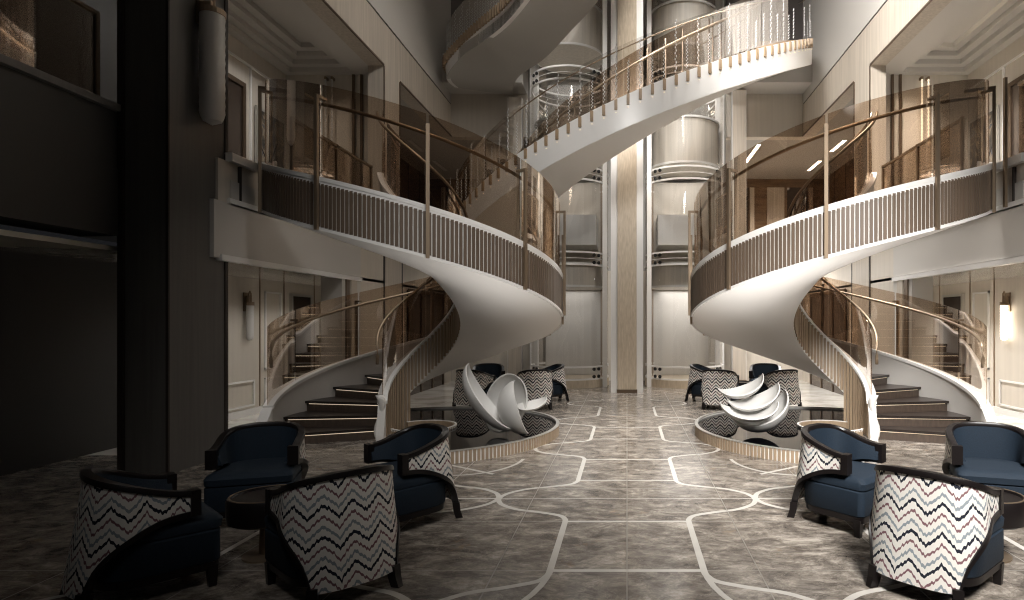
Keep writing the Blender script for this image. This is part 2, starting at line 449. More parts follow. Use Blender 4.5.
    for i in range(4):
        o = .16 * i; z0 = CEIL2 + .09 * i; z1 = z0 + .09 if i < 3 else CEIL2 + .36
        x0, x1 = X(WX + .3, 5.5 + o); mb.box(x0, x1, 0, 12.149 - o - .16, z0, z1)
        x0, x1 = X(6.9 - o - .16, 6.9); mb.box(x0, x1, 0, 12.149 - o - .16, z0, z1)
        x0, x1 = X(WX + .3, 6.9); mb.box(x0, x1, 12.15 - o - .16, 12.15, z0, z1)
    struct('cornice', mb, M['smooth'], c)
    x0, x1 = X(6.02, 6.05); sbox('cove_light', M['lamp'] if s > 0 else M['lamp_off'], x0, x1, 2, 11.4, CEIL2 + .345, CEIL2 + .359, parent=c)
    # corridor behind
    w = B('wall_%s_corridor' % nm, M['warmwood'], 6.9, 7.1, 12.4, 21, L1, CEIL2)
    mb = MB(); x0, x1 = X(6.88, 6.9)
    for k in range(8): mb.box(x0, x1, 12.9 + k * 1.0, 12.95 + k * 1.0, L1, CEIL2)
    struct('bronze_strip', mb, M['darkbrass'], w)
    B('ceiling_%s_corridor' % nm, M['grey'], WX + .3, 7.1, 12.4, 21, CEIL2, CEIL2 + .1)
side(1); side(-1)

# ------------------------------------------------------------------ rear wall and storeys
w = sbox('wall_back_lower', M['cream'], (-7, -.9, 16.4, 16.6, 0, 3.0), (.9, 7, 16.4, 16.6, 0, 3.0), (-.9, .9, 16.4, 16.6, 0, 3.0))
sbox('wall_back_middle', M['grey'], -2.7, 2.7, 16.4, 16.6, 3.0, 13)
for s in (-1, 1):
    nm = 'right' if s > 0 else 'left'
    x0, x1 = sorted((s * 2.7, s * 5.05))
    w = sbox('wall_back_%s_header' % nm, M['cream'], x0, x1, 16.2, 16.5, CEIL2, 7.75)
    w = sbox('wall_back_%s_upper' % nm, M['shadewall2'], x0, x1, 16.2, 16.5, 8.5, 13)
    sbox('floor_%s_landing' % nm, M['smooth'], *sorted((s * 2.7, s * WX)), 15.4, 16.5, 7.75, 8.5)
    sbox('floor_back_%s' % nm, M['smooth'], *sorted((s * 2.7, s * WX)), 15.6, 21, L1 - .3, L1)
    sbox('ceiling_back_%s' % nm, M['grey'], *sorted((s * 2.7, s * WX + s * .3)), 16.5, 21, CEIL2, CEIL2 + .1)
    sbox('wall_back_%s_partition' % nm, M['warmwood'], *sorted((s * 2.6, s * 2.7)), 16.6, 21, L1, CEIL2)
w = sbox('wall_back_corridor', M['warmwood'], -7.1, 7.1, 21, 21.2, L1, CEIL2)
for k, (a, b, m_) in enumerate(((2.9, 3.15, 'woodpanel'), (3.7, 4.25, 'bronzewall'), (4.3, 4.45, 'cream'), (4.9, 5.5, 'woodpanel'), (5.6, 6.3, 'bronzewall'), (6.35, 6.5, 'cream'))):
    for s in (-1, 1):
        sbox('wall_panel', M[m_], *sorted((s * a, s * b)), 20.96, 21, L1, CEIL2 - .3, parent=w)
sbox('ceiling', M['smooth'], -5.05, 5.05, -1, 16.6, 13, 13.2)
sbox('floor_left_stair_head', M['smooth'], -WX, -3.75, 12.4, 15.6, L1 - .3, L1)
# central column and outer columns
def column(x0, x1, y0, y1, z1, label, mat, name='column'):
    t = thing(name, label, 'column', ((x0 + x1) / 2, (y0 + y1) / 2, 0))
    w, d = (x1 - x0) / 2, (y1 - y0) / 2
    MB().box(-w, w, -d, d, .08, z1).build('shaft', mat, t)
    MB().box(-w - .015, w + .015, -d - .015, d + .015, 0, .08).build('plinth', M['darkbrass'], t)
    mb = MB()
    e = .15 if name == 'stone_column' else .02
    for a, b in ((-w - e, -w - .002), (w + .002, w + e)):
        MB().box(a, b, -d + .03, -d + .2, 0, z1).build('edge_strip', M['white'], t)
    return t
column(-.215, .215, 13.5, 14.2, 13, 'tall central veined stone column between the two glass lift shafts', M['column'], 'stone_column')
column(2.78, 3.12, 15.75, 16.1, 7.7, 'pale wood column right of the right-hand glass lift shaft', M['woodpanel'], 'wooden_column')
column(-3.12, -2.78, 15.75, 16.1, 7.5, 'pale wood column left of the left-hand glass lift shaft', M['woodpanel'], 'wooden_column')

# ------------------------------------------------------------------ lifts
def lift():
    t = thing('lift_shaft', 'curved clear glass lift shaft right of the central stone column', 'lift', (1.46, 15.35, 0))
    R = .97
    b = MB().lathe([(0, 0), (R + .03, 0), (R + .03, .19), (R - .05, .19), (0, .19)], 64).build('base', M['column'], t); smooth_angle(b)
    for z0, z1 in ((.22, 3.12), (3.16, 5.18), (5.22, 7.58), (7.62, 10.2), (10.24, 12.9)):
        g = MB().lathe([(R, z0), (R, z1)], 64).build('glass_panel', M['clearglass'], t, True)
    for z in (.36, 3.14, 5.20, 7.60):
        r_ = MB().lathe([(R - .02, -.17), (R + .02, -.17), (R + .02, -.13), (R - .02, -.13), (R - .02, -.17)], 64)
        r_.lathe([(R - .02, .13), (R + .02, .13), (R + .02, .17), (R - .02, .17), (R - .02, .13)], 64)
        if z > 1: r_.lathe([(R - .004, -.006), (R + .008, -.006), (R + .008, .006), (R - .004, .006)], 64)
        ro = r_.build('ring_band', M['white'], t); smooth_angle(ro); ro.location = (0, 0, z)
        for a in (-136, -36):
            for da in (-4.5, 4.5):
                for dz in (-.09, .09):
                    q = D2R(a + da); c = Vector(((R + .01) * math.cos(q), (R + .01) * math.sin(q), dz)); n = Vector((math.cos(q), math.sin(q), 0))
                    MB().tube([c, c + n * .03], .042, 12).build('glass_bolt', M['bolt'], ro)
    for z0, z1 in ((2.45, 3.05), (5.45, 6.6), (8.3, 9.4)):
        d = MB().lathe([(0, z0), (R - .1, z0), (R - .1, z1), (0, z1)], 64).build('cab_drum', M['drum'], t); smooth_angle(d)
        q = MB().lathe([(R - .1, z1 - .05), (R - .07, z1 - .05), (R - .07, z1), (R - .1, z1)], 64)
        q.lathe([(R - .1, z0), (R - .07, z0), (R - .07, z0 + .05), (R - .1, z0 + .05)], 64)
        smooth_angle(q.build('rim', M['white'], d))
    MB().box(-.7, .35, -.55, .5, 3.5, 4.25).build('cab', M['white'], t)
    MB().box(-.78, .7, .60, .64, .2, 2.45).build('back_panel', M['smooth'], t)
    MB().box(-.78, .7, .60, .64, 3.2, 5.3).build('back_panel', M['cream'], t)
    MB().box(-.97, -.86, -.62, -.45, .0, 12.9).build('mullion', M['white'], t)
    MB().box(.86, 1.06, .2, .5, 0, 12.9).build('mullion', M['white'], t)
    MB().box(-.80, -.77, .3, .4, .2, 12.9).build('guide_rail', M['brass'], t)
    return t
lr = lift()
mirror_of(lr, 'curved clear glass lift shaft left of the central stone column')

# ------------------------------------------------------------------ spiral staircases
CX, CY, RO, RI = 2.86, 8.43, 1.945, .5
Z0, K, HB = 3.014, .498, .542
TS, TE = -292., 68.
def pol(r, th, z, flip=False):                 # th in degrees from the camera side, positive towards +x
    a = D2R(th); return (r * math.sin(a), -r * math.cos(a), z)
def rim(th): return Z0 + K * D2R(th)
def frange(a, b, step):
    n = max(1, int(round((b - a) / step))); return [a + (b - a) * i / n for i in range(n + 1)]
def strip_solid(mb, r0, r1, zb, zt, ths):
    rings = []
    for th in ths:
        b, t_ = zb(th), zt(th)
        if t_ - b < .002: b = t_ - .002
        rings.append([pol(r0, th, b), pol(r1, th, b), pol(r1, th, t_), pol(r0, th, t_)])
    mb.loft(rings)
def spiral():
    t = thing('spiral_staircase', 'grand spiral staircase with walnut slat sides and bronze glass, right-hand one', 'staircase', (CX, CY, 0))
    ths = frange(TS, TE, 3)
    # outer stringer
    mb = MB(); strip_solid(mb, RO - .09, RO, lambda a: max(.0, rim(a) - HB), rim, ths)
    so = mb.build('outer_stringer', M['stringer'], t); smooth_angle(so)
    mb = MB(); strip_solid(mb, RO - .11, RO + .012, lambda a: rim(a) - .0, lambda a: rim(a) + .045, ths)
    strip_solid(mb, RO, RO + .008, lambda a: rim(a) - .05, lambda a: rim(a), ths)
    smooth_angle(mb.build('cap_rail', M['white'], so))
    mb = MB(); strip_solid(mb, RO - .02, RO + .014, lambda a: max(0, rim(a) - HB), lambda a: max(.03, rim(a) - HB + .035), frange(-265, TE, 3))
    smooth_angle(mb.build('bottom_lip', M['white'], so))
    mb = MB(); a = -262.
    while a < TE:
        zb, zt = max(.0, rim(a) - HB + .04), rim(a) - .03
        if zt - zb > .03:
            wdt = .51
            P = [pol(RO, a - wdt, zb), pol(RO + .010, a - wdt, zb), pol(RO + .010, a + wdt, zb), pol(RO, a + wdt, zb)]
            Q = [(x, y, z + zt - zb) for x, y, z in P]
            mb.loft([P, Q])
        a += 1.42
    mb.build('slat_cladding', M['slat'], so)
    # inner stringer, reaching the ground near the foot
    zb_in = lambda a: 0 if a < -222 else rim(a) - HB
    mb = MB(); strip_solid(mb, RI, RI + .07, zb_in, rim, ths)
    si = mb.build('inner_stringer', M['white'], t); smooth_angle(si)
    mb = MB(); strip_solid(mb, RI - .03, RI + .1, rim, lambda a: rim(a) + .045, ths)
    smooth_angle(mb.build('cap_rail', M['white'], si))
    mb = MB(); a = TS + 2
    while a < TE:
        zb, zt = zb_in(a) + .02, rim(a) - .01
        P = [pol(RI, a - 1.9, zb), pol(RI - .02, a - 1.9, zb), pol(RI - .02, a + 1.9, zb), pol(RI, a + 1.9, zb)]
        mb.loft([P, [(x, y, z + zt - zb) for x, y, z in P]])
        a += 5.6
    mb.build('slat_cladding', M['slatpale'], si)
    # sweeping white feet of both stringers
    def foot(r0, r1, span, flare, par):
        mb = MB(); rings = []
        for k in range(13):
            f = k / 12; a = TS - span * f; zt = rim(TS) * (1 - f ** 1.6) * .92 + .06; o = flare * f * f
            rings.append([pol(r0 + o, a, 0), pol(r1 + o, a, 0), pol(r1 + o, a, zt), pol(r0 + o, a, zt)])
        mb.loft(rings); smooth_angle(mb.build('newel_foot', M['white'], par))
    foot(RO - .1, RO + .02, 9, .16, so); foot(RI - .01, RI + .09, 16, .05, si)
    mb = MB(); rings = []
    for i in range(13):
        z = i / 12 * .60; r = .05 + .016 * math.cos(i / 12 * 2 * PI)
        c = Vector(pol(RI + .06, TS, 0)) + Vector((.035 * math.sin(i / 12 * PI * 2), -.02, 0))
        rings.append([(c.x + r * .8 * math.cos(q), c.y + r * math.sin(q), z) for q in [2 * PI * k / 16 for k in range(16)]])
    mb.loft(rings); mb.build('newel_scroll', M['white'], si, True)
    # helical soffit
    mb = MB(); rings = []
    nr = 12
    for th in frange(-250, TE, 3):
        zb = rim(th) - HB
        row = []
        for j in range(nr + 1):
            u = j / nr; r = RI + .0 + (RO - .02 - RI) * u
            row.append(pol(r, th, max(.01, zb - .10 * math.sin(PI * u) ** .8)))
        row += [pol(RO - .03, th, zb + .08), pol(RI + .03, th, zb + .08)]
        rings.append(row)
    mb.loft(rings); s_ = mb.build('soffit', M['soffit'], t, True)
    smooth_angle(s_, 50)
    # steps
    n, dth = 22, 360 / 22
    def step_mesh(mbx, r0, r1, a0, a1, z0, z1):
        rr = []
        for k in range(5):
            a = a0 + (a1 - a0) * k / 4
            rr.append([pol(r0, a, z0), pol(r1, a, z0), pol(r1, a, z1), pol(r0, a, z1)])
        mbx.loft(rr)
    tm = MB(); step_mesh(tm, RI + .07, RO - .09, -1.2, dth, -.035, 0); tr = tm.build('tread', M['tread'], t)
    rm = MB(); step_mesh(rm, RI + .07, RO - .09, .0, .8, -.15, -.035); ri = rm.build('riser', M['riser'], t)
    lm = MB(); step_mesh(lm, RI + .12, RO - .14, -.55, -.35, -.045, -.036); le = lm.build('step_light', M['led'], ri)
    for k in range(n):
        z = .15 * (k + 1)
        if k:
            a_ = tr.copy(); COL.objects.link(a_); b_ = ri.copy(); COL.objects.link(b_); c_ = le.copy(); COL.objects.link(c_); c_.parent = b_
            a_.parent = t; b_.parent = t
        else: a_, b_ = tr, ri
        for o in (a_, b_):
            o.rotation_euler = (0, 0, D2R(TS + k * dth)); o.location = (0, 0, z)
    # glass panels, posts, handrails
    pa = [50 - 35 * k for k in range(10)]
    cuts = sorted([TE] + pa + [TS])
    cuts = [c for c in cuts if TS <= c <= TE]
    for i in range(len(cuts) - 1):
        a, b = cuts[i] + .4, cuts[i + 1] - .4
        if b - a < 3: continue
        for r, mt, h0, h1 in ((RO - .04, M['bronzeglass'], .045, 1.06), (RI + .035, M['bronzeglass2'], .045, .9)):
            mb = MB(); strip_solid(mb, r - .004, r + .004, lambda q: rim(q) + h0, lambda q: rim(q) + h1, frange(a, b, 3))
            smooth_angle(mb.build('glass_panel', mt, t))
    for a in pa:
        if a < -275: continue
        mb = MB()
        zb = max(0, rim(a) - HB)
        mm = Matrix.Rotation(D2R(a), 4, 'Z')
        mb.box(-.02, .02, -RO - .055, -RO - .022, zb, rim(a) + .93, mm)
        mb.box(-.02, .02, -RO - .03, -RO + .1, rim(a) + .9, rim(a) + .93, mm)
        mb.build('post', M['brass'], t)
    mb = MB(); mm = Matrix.Rotation(D2R(TE - 1), 4, 'Z')
    mb.box(-.025, .025, -RO - .055, -RO - .02, rim(TE) - HB, rim(TE) + 1.0, mm)
    mb.box(-.025, .025, -RO - .055, -RO + .3, rim(TE) + .96, rim(TE) + 1.0, mm)
    mb.build('end_frame', M['brass'], t)
    mb = MB(); mm = Matrix.Rotation(D2R(-92), 4, 'Z')       # tall bronze hoop at the outer turn
    z = rim(-92)
    for y in (-RO - .02, ):
        mb.box(-.03, .0, y, y + .03, z - .65, z + .62, mm)
        mb.box(-.17, -.14, y, y + .03, z - .1, z + .62, mm)
        mb.box(-.17, .0, y, y + .03, z + .59, z + .62, mm)
    mb.build('hoop', M['brass'], t)
    for r, nmn in ((RO - .10, 'handrail'), (RI + .1, 'handrail')):
        pts = [pol(r, a, rim(a) + .86) for a in frange(TS + 4, TE, 4)]
        a = TS
        pts = [pol(r, a - 3, rim(a) + .55), pol(r, a - 5.5, rim(a) + .66), pol(r, a - 4, rim(a) + .80), pol(r, a, rim(a) + .86)] + pts
        MB().tube(pts, .021, 8).build(nmn, M['brass'], t, True)
    return t
sr = spiral()
sl = mirror_of(sr, 'grand spiral staircase with walnut slat sides and bronze glass, left-hand one')

# ------------------------------------------------------------------ reflecting pools
def pool():
    t = thing('reflecting_pool', 'low slatted round pool of black water under the right-hand spiral staircase', 'pool', (CX, CY, 0))
    A0, A1 = -226., -8.
    R = 1.885
    mb = MB(); strip_solid(mb, R - .03, R, lambda a: 0, lambda a: .14, frange(A0, A1, 3)); smooth_angle(mb.build('rim_wall', M['white'], t))
    mb = MB(); strip_solid(mb, R - .035, R + .014, lambda a: .14, lambda a: .15, frange(A0, A1, 3)); smooth_angle(mb.build('rim_cap', M['cord'], t))
    mb = MB(); a = A0 + 1
    while a < A1:
        P = [pol(R, a - .5, .0), pol(R + .010, a - .5, .0), pol(R + .010, a + .5, .0), pol(R, a + .5, .0)]
        mb.loft([P, [(x, y, .139) for x, y, z in P]]); a += 1.55
    mb.build('slat_cladding', M['slatpale'], t)
    mb = MB(); strip_solid(mb, .42, R - .03, lambda a: .02, lambda a: .118, frange(A0, A1, 3)); mb.build('water', M['water'], t)
    mb = MB(); strip_solid(mb, .40, .445, lambda a: .0, lambda a: .145, frange(-230, 50, 4)); c = mb.build('inner_kerb', M['slatpale'], t); smooth_angle(c)
    mb = MB(); strip_solid(mb, .425, .455, lambda a: .145, lambda a: .153, frange(-230, 50, 4)); smooth_angle(mb.build('kerb_cap', M['white'], c))
    mb = MB(); a = -228
    while a < 50:
        P = [pol(.445, a - .9, .118), pol(.449, a - .9, .12), pol(.449, a + .9, .12), pol(.445, a + .9, .12)]
        mb.loft([P, [(x, y, .144) for x, y, z in P]]); a += 6
    mb.build('pale_stripe', M['white'], c)
    return t
pr = pool()
mirror_of(pr, 'low slatted round pool of black water under the left-hand spiral staircase')

# ------------------------------------------------------------------ sculptures
def lune(R, half, thick, w=1.0, tipcut=.02, depth=1.0):
    """peel-like shell: pointed at both ends of local x, bowl opening towards +z"""
    mb = MB(); nu, nv = 36, 18
    def pt(u, v, r):
        a = PI * (tipcut + (1 - 2 * tipcut) * u) ; b = half * (2 * v - 1)
        x = -r * math.cos(a); q = r * math.sin(a)
        return (x, q * math.sin(b) * w, -q * math.cos(b) * depth)
    rings = []
    for i in range(nu + 1):
        u = i / nu; th = thick * (.25 + .75 * math.sin(PI * u))
        ring = [pt(u, j / nv, R) for j in range(nv + 1)] + [pt(u, j / nv, R - th) for j in range(nv, -1, -1)]
        rings.append(ring)
    mb.loft(rings)
    return mb
def ground_fix(o, z): 
    mz = min((o.matrix_basis @ v.co).z for v in o.data.vertices); o.location.z += z - mz
def sculpt(name, label, loc, pieces):
    t = thing(name, label, 'sculpture', loc)
    for (R, half, th, w, dp, p, rot) in pieces:
        o = lune(R, half, th, w, .01, dp).build('crescent_shell', M['sculpt'], t, True)
        smooth_angle(o, 55)
        o.location = p; o.rotation_euler = [D2R(q) for q in rot]
    return t
sculpt('crescent_sculpture', 'white sculpture of stacked crescent bowls standing in the right pool', (1.6, 7.8, .12), [
    (.40, D2R(58), .03, .85, .95, (.12, .05, .42), (4, -27, 5)),
    (.375, D2R(50), .03, .9, .70, (-.04, -.14, .47), (8, 0, 0)),
    (.36, D2R(50), .03, .9, .72, (.05, .08, .58), (8, -18, 4)),
    (.32, D2R(50), .03, .9, .75, (-.08, .26, .70), (8, -17, 0))])
sculpt('petal_sculpture', 'white sculpture of upright curved petals standing in the left pool', (-1.6, 7.7, .12), [
    (.52, D2R(64), .035, .50, .58, (-.09, -.10, .55), (0, 53, 0)),
    (.40, D2R(70), .03, .80, .55, (-.02, .15, .42), (75, -68, 0)),
    (.35, D2R(52), .03, 1.0, .85, (.26, -.04, .40), (-62, 72, -28)),
    (.22, D2R(60), .025, .9, .6, (.34, .12, .46), (10, -12, 20))])

# ------------------------------------------------------------------ large curved flights at the back
FR, FD, FZ, FK, FH = 4.35, 14.78, 5.56, 1.90, .56
FI = 3.05
def fz(a): return FZ + FK * D2R(a)
def crystal_mesh():
    mb = MB()
    for i in range(18):
        z = .055 * i; r = .012; dx = .010 if i % 2 else -.010
        mb.loft([[(dx + r * .3 * math.cos(q), r * .3 * math.sin(q), z) for q in (0, PI / 2, PI, 3 * PI / 2)],
                 [(dx + r * math.cos(q), r * math.sin(q), z + .025) for q in (0, PI / 2, PI, 3 * PI / 2)],
                 [(dx + r * .3 * math.cos(q), r * .3 * math.sin(q), z + .05) for q in (0, PI / 2, PI, 3 * PI / 2)]])
    return mb
def flight():
    t = thing('curved_staircase', 'white curved upper staircase with oak step ends and crystal strands crossing before the lifts', 'staircase', (0, FD, 0))
    A0, A1 = -68., 88.
    ths = frange(A0, A1, 2)
    mb = MB(); strip_solid(mb, FR - .1, FR, lambda a: fz(a) - FH, fz, ths); so = mb.build('outer_stringer', M['white'], t); smooth_angle(so)
    mb = MB(); strip_solid(mb, FI, FI + .08, lambda a: fz(a) - FH + .1, lambda a: fz(a) + .06, ths); smooth_angle(mb.build('inner_stringer', M['white'], t))
    mb = MB(); strip_solid(mb, FI, FR - .005, lambda a: fz(a) - FH - .012, lambda a: fz(a) - FH + .1, ths); smooth_angle(mb.build('soffit', M['soffit'], t))
    mb = MB(); strip_solid(mb, FI, FR - .1, lambda a: fz(a) - .2, lambda a: fz(a) - .03, ths); smooth_angle(mb.build('step_bed', M['smooth'], t))
    mb = MB(); mb.box(FI + .1, FR + .03, -.026, .026, -.19, -.01); tr = mb.build('tread', M['oak'], t)
    cr = crystal_mesh().build('crystal_strand', M['crystal'], t)
    lt = MB().box(FR + .003, FR + .012, -.012, .012, -.24, -.228).build('step_light', M['led'], tr)
    n = 56
    for k in range(n):
        a = A0 + (A1 - A0) * (k + .5) / n
        if k: 
            o = tr.copy(); COL.objects.link(o); o.parent = t
            l_ = lt.copy(); COL.objects.link(l_); l_.parent = o
            c = None
            if k < 42 or k % 3 == 0: c = cr.copy(); COL.objects.link(c); c.parent = t
        else: o, c = tr, cr
        o.location = (0, 0, fz(a)); o.rotation_euler = (0, 0, D2R(a - 90))
        if c is None: continue
        c.location = pol(FR - .02, a, fz(a) + .045); c.scale = (1, 1, (.85, .5, .62, .95, .55)[k % 5] * (.75 if k > 44 else 1)); c.rotation_euler = (0, 0, D2R(a))
    for i, a in enumerate(frange(A0 + 3, A1, 13)[:-1]):
        for r, mt, h in ((FI + .04, M['bronzeglass2'], 1.22), (FR - .12, M['clearglass'], .95)):
            if r > FR - .2 and a > 40: continue
            mb = MB(); strip_solid(mb, r - .004, r + .004, lambda q: fz(q) + .05, lambda q: fz(q) + h, frange(a + .2, a + 12.8, 2))
            smooth_angle(mb.build('glass_panel', mt, t))
    for a in frange(A0 + 3, A1 - 2, 6.5):
        mb = MB(); mb.tube([pol(FI + .1, a, fz(a) - .1), pol(FI + .1, a, fz(a) + 1.12)], .018, 6); mb.build('post', M['darkbrass'], t)
    MB().tube([pol(FI + .12, a, fz(a) + .95) for a in frange(A0, A1, 3)], .024, 8).build('handrail', M['brass'], t, True)
    MB().tube([pol(FR - .16, a, fz(a) + .9) for a in frange(A0, A1, 3)], .012, 6).build('handrail', M['brass'], t, True)
    return t
flight()
# square end piece of the landing where that stair arrives
def upper_flight():
    t = thing('curved_staircase', 'highest white curved staircase, pale underside sweeping up from the left landing', 'staircase', (-4, 15, 8))
    C = Vector((-4, 15, 8))
    ot = smoothpts([(-4.48, 15.6, 8.1), (-4.47, 14.7, 8.05), (-3.95, 14.2, 8.3), (-3.32, 13.6, 8.45), (-2.75, 13.2, 8.64), (-2.28, 12.8, 8.9), (-1.6, 12.3, 9.43)])
    ob = smoothpts([(-4.48, 15.6, 7.7), (-4.42, 14.7, 7.6), (-3.95, 14.2, 7.85), (-3.32, 13.6, 7.92), (-2.75, 13.2, 8.1), (-2.28, 12.8, 8.34), (-1.6, 12.3, 8.87)])
    ib = smoothpts([(-3.1, 16.15, 7.7), (-2.9, 15.3, 7.6), (-2.6, 14.6, 7.6), (-1.93, 14.1, 7.8), (-1.32, 13.9, 8.32), (-.62, 13.6, 8.95), (-.4, 13.1, 9.5)])
    ot = [p - C for p in ot]; ob = [p - C for p in ob]; ib = [p - C for p in ib]
    mb = MB(); rings = []
    for a, b, c in zip(ot, ob, ib):
        d = Vector((c.x - b.x, c.y - b.y, 0)).normalized() * .1
        rings.append([b, a, a + d, b + d])
    mb.loft(rings); smooth_angle(mb.build('outer_stringer', M['white'], t))
    mb = MB(); rings = []
    for b, c in zip(ob, ib):
        row = [b.lerp(c, k / 8) for k in range(9)]
        rings.append(row + [c + Vector((0, 0, .25)), b + Vector((0, 0, .25))])
    mb.loft(rings); smooth_angle(mb.build('soffit', M['grey'], t), 60)
    cm = crystal_mesh().build('crystal_strand', M['crystal'], t)
    first = True; acc = 0
    for i in range(2, len(ot) - 1):
        for f in (0,):
            p = ot[i].lerp(ot[i + 1], f); c = ib[i].lerp(ib[i + 1], f)
            d = Vector((c.x - p.x, c.y - p.y, 0)).normalized()
            if first: o = cm; first = False
            else: o = cm.copy(); COL.objects.link(o); o.parent = t
            o.location = p + d * .05; o.scale = (1, 1, (.6, .9, .5)[i % 3])
            b = MB(); mm = Matrix.Translation(p) @ Matrix.Rotation(math.atan2(d.y, d.x), 4, 'Z')
            b.box(-.05, .14, -.03, .03, -.2, .02, mm); b.build('tread', M['oak'], t)
    mb = MB(); rings = []
    g = MB(); rg = []
    for p, c in zip(ot, ib):
        d = Vector((c.x - p.x, c.y - p.y, 0)).normalized() * .15
        rg.append([p + d + Vector((0, 0, .05)), p + d + Vector((0, 0, 1.0)), p + d * 1.05 + Vector((0, 0, 1.0)), p + d * 1.05 + Vector((0, 0, .05))])
    g.loft(rg); smooth_angle(g.build('glass_panel', M['clearglass'], t))
upper_flight()

# ------------------------------------------------------------------ lounge chairs
def chair():
    t = thing('lounge_chair', '', 'armchair')
    A, B, ys, yf = .335, .27, .0, -.23           # half width, back depth, start of the curve, arm front
    def base_path(n=72):
        raw = [Vector((-A, yf)), Vector((-A, (yf + ys) / 2))]
        for k in range(121):
            q = PI - PI * k / 120; cc, ss = math.cos(q), math.sin(q); e = 2 / 2.6
            raw.append(Vector((A * math.copysign(abs(cc) ** e, cc), ys + B * abs(ss) ** e)))
        raw += [Vector((A, (yf + ys) / 2)), Vector((A, yf))]
        cum = [0.]
        for a, b in zip(raw, raw[1:]): cum.append(cum[-1] + (b - a).length)
        tot = cum[-1]; pos = []; k = 0
        for i in range(n + 1):
            d = tot * i / n
            while k < len(raw) - 2 and cum[k + 1] < d: k += 1
            f = (d - cum[k]) / max(1e-9, cum[k + 1] - cum[k]); pos.append(raw[k].lerp(raw[k + 1], f))
        P = []
        for i in range(n + 1):
            t = pos[min(i + 1, n)] - pos[max(i - 1, 0)]; t.normalize(); P.append((pos[i].x, pos[i].y, -t.y, t.x))
        return P, tot
    P, tot = base_path()
    n = len(P) - 1
    def uu(i): return abs(i / n * 2 - 1)
    def ztop(u): return .60 + .135 * (.5 + .5 * math.cos(PI * min(1, u ** 1.4)))
    def zbot(u):
        if u < .32: return .10
        v = (u - .32) / .68; return .10 + .37 * math.sqrt(max(0, 1 - (1 - v) ** 2.2))
    def lean(z, u): return .095 * (1 - min(1, (z - .1) / .6)) ** 1.2 * max(0, 1 - (u / .75) ** 2.5)        # back leans outwards
    def P3(i, z, off):
        x, y, nx, ny = P[i]; k = off + lean(z, uu(i)) ; return (x + nx * k, y + ny * k, z)
    mb = MB(); uv = []; nz = 10
    for i in range(n + 1):
        for j in range(nz + 1):
            u = uu(i); z = zbot(u) + (ztop(u) - .03 - zbot(u)) * j / nz
            mb.v.append(P3(i, z, 0)); uv.append((tot * i / n + 5, z))
    for i in range(n):
        for j in range(nz):
            a = i * (nz + 1) + j; mb.f.append((a, a + nz + 1, a + nz + 2, a + 1))
    mb.build('patterned_back', M['zigzag'], t, True, uv)
    mb = MB(); rings = []
    for i in range(n + 1):
        u = uu(i); z0, z1 = max(.33, zbot(u) + .01), ztop(u) - .02
        rings.append([P3(i, z0, -.012), P3(i, z1, -.012), P3(i, z1, -.05), P3(i, (z0 + z1) / 2, -.08), P3(i, z0, -.10)])
    mb.loft(rings); smooth_angle(mb.build('padded_back', M['navy'], t), 50)
    mb = MB(); rings = []
    for i in range(n + 1):
        u = uu(i); z = ztop(u)
        rings.append([P3(i, z - .028, .010), P3(i, z - .008, .011), P3(i, z + .004, .005), P3(i, z + .004, -.045), P3(i, z - .008, -.053), P3(i, z - .028, -.052)])
    mb.loft(rings); fr = mb.build('top_rail', M['blackwood'], t); smooth_angle(fr, 40)
    for s in (-1, 1):
        i = 0 if s < 0 else n
        mb = MB(); mb.box(s * A - .07 if s > 0 else s * A - .016, s * A + .016 if s > 0 else s * A + .07, yf - .03, yf + .025, .455, .605)
        mb.build('arm_front', M['blackwood'], t)
        idx = range(0, n // 2 + 1) if s < 0 else range(n, n // 2 - 1, -1)
        rings = []
        for i in idx:
            u = uu(i)
            if u < .30: break
            z = zbot(u)
            rings.append([P3(i, z - .02, .013), P3(i, z + .014, .013), P3(i, z + .014, -.04), P3(i, z - .02, -.04)])
            last = i
        x, y, nx, ny = P[last]; x += nx * .082; y += ny * .082
        def foot(z, k, wd=.028):
            c = Vector((x + nx * k, y + ny * k, z)); tx, ty = -ny, nx
            return [(c.x + nx * .016 - tx * wd, c.y + ny * .016 - ty * wd, z), (c.x + nx * .016 + tx * wd, c.y + ny * .016 + ty * wd, z), (c.x - nx * .045 + tx * wd, c.y - ny * .045 + ty * wd, z), (c.x - nx * .045 - tx * wd, c.y - ny * .045 - ty * wd, z)]
        mb = MB(); mb.loft(rings); smooth_angle(mb.build('side_arch', M['blackwood'], t), 45)
        mb = MB(); mb.loft([foot(0, .03, .022), foot(.06, .01), foot(.13, .0, .03)]); mb.build('leg', M['blackwood'], t)
        mb = MB(); mb.loft([[(s * .30 + a * w_, -.33 + b * w_, z) for a, b in ((-1, -1), (1, -1), (1, 1), (-1, 1))] for z, w_ in ((0, .022), (.13, .03))]); mb.build('leg', M['blackwood'], t)
    # blue body under the arms
    def outline(ins, fwd=0.):
        o = []
        xf, yf2 = .335 - ins, -.385 - fwd + ins; r = .05
        for k in range(7):
            q = PI + PI / 2 * k / 6; o.append((-xf + r + r * math.cos(q), yf2 + r + r * math.sin(q)))
        for k in range(7):
            q = 1.5 * PI + PI / 2 * k / 6; o.append((xf - r + r * math.cos(q), yf2 + r + r * math.sin(q)))
        for k in range(17):
            q = PI * k / 16; o.append(((A - .014 - ins) * math.copysign(abs(math.cos(q)) ** .8, math.cos(q)), ys + (B - .012 - ins) * math.sin(q) ** .8))
        return o
    def prism(layers):
        m = MB(); m.loft([[(x, y, z) for x, y in outline(i_, f_)] for z, i_, f_ in layers]); return m
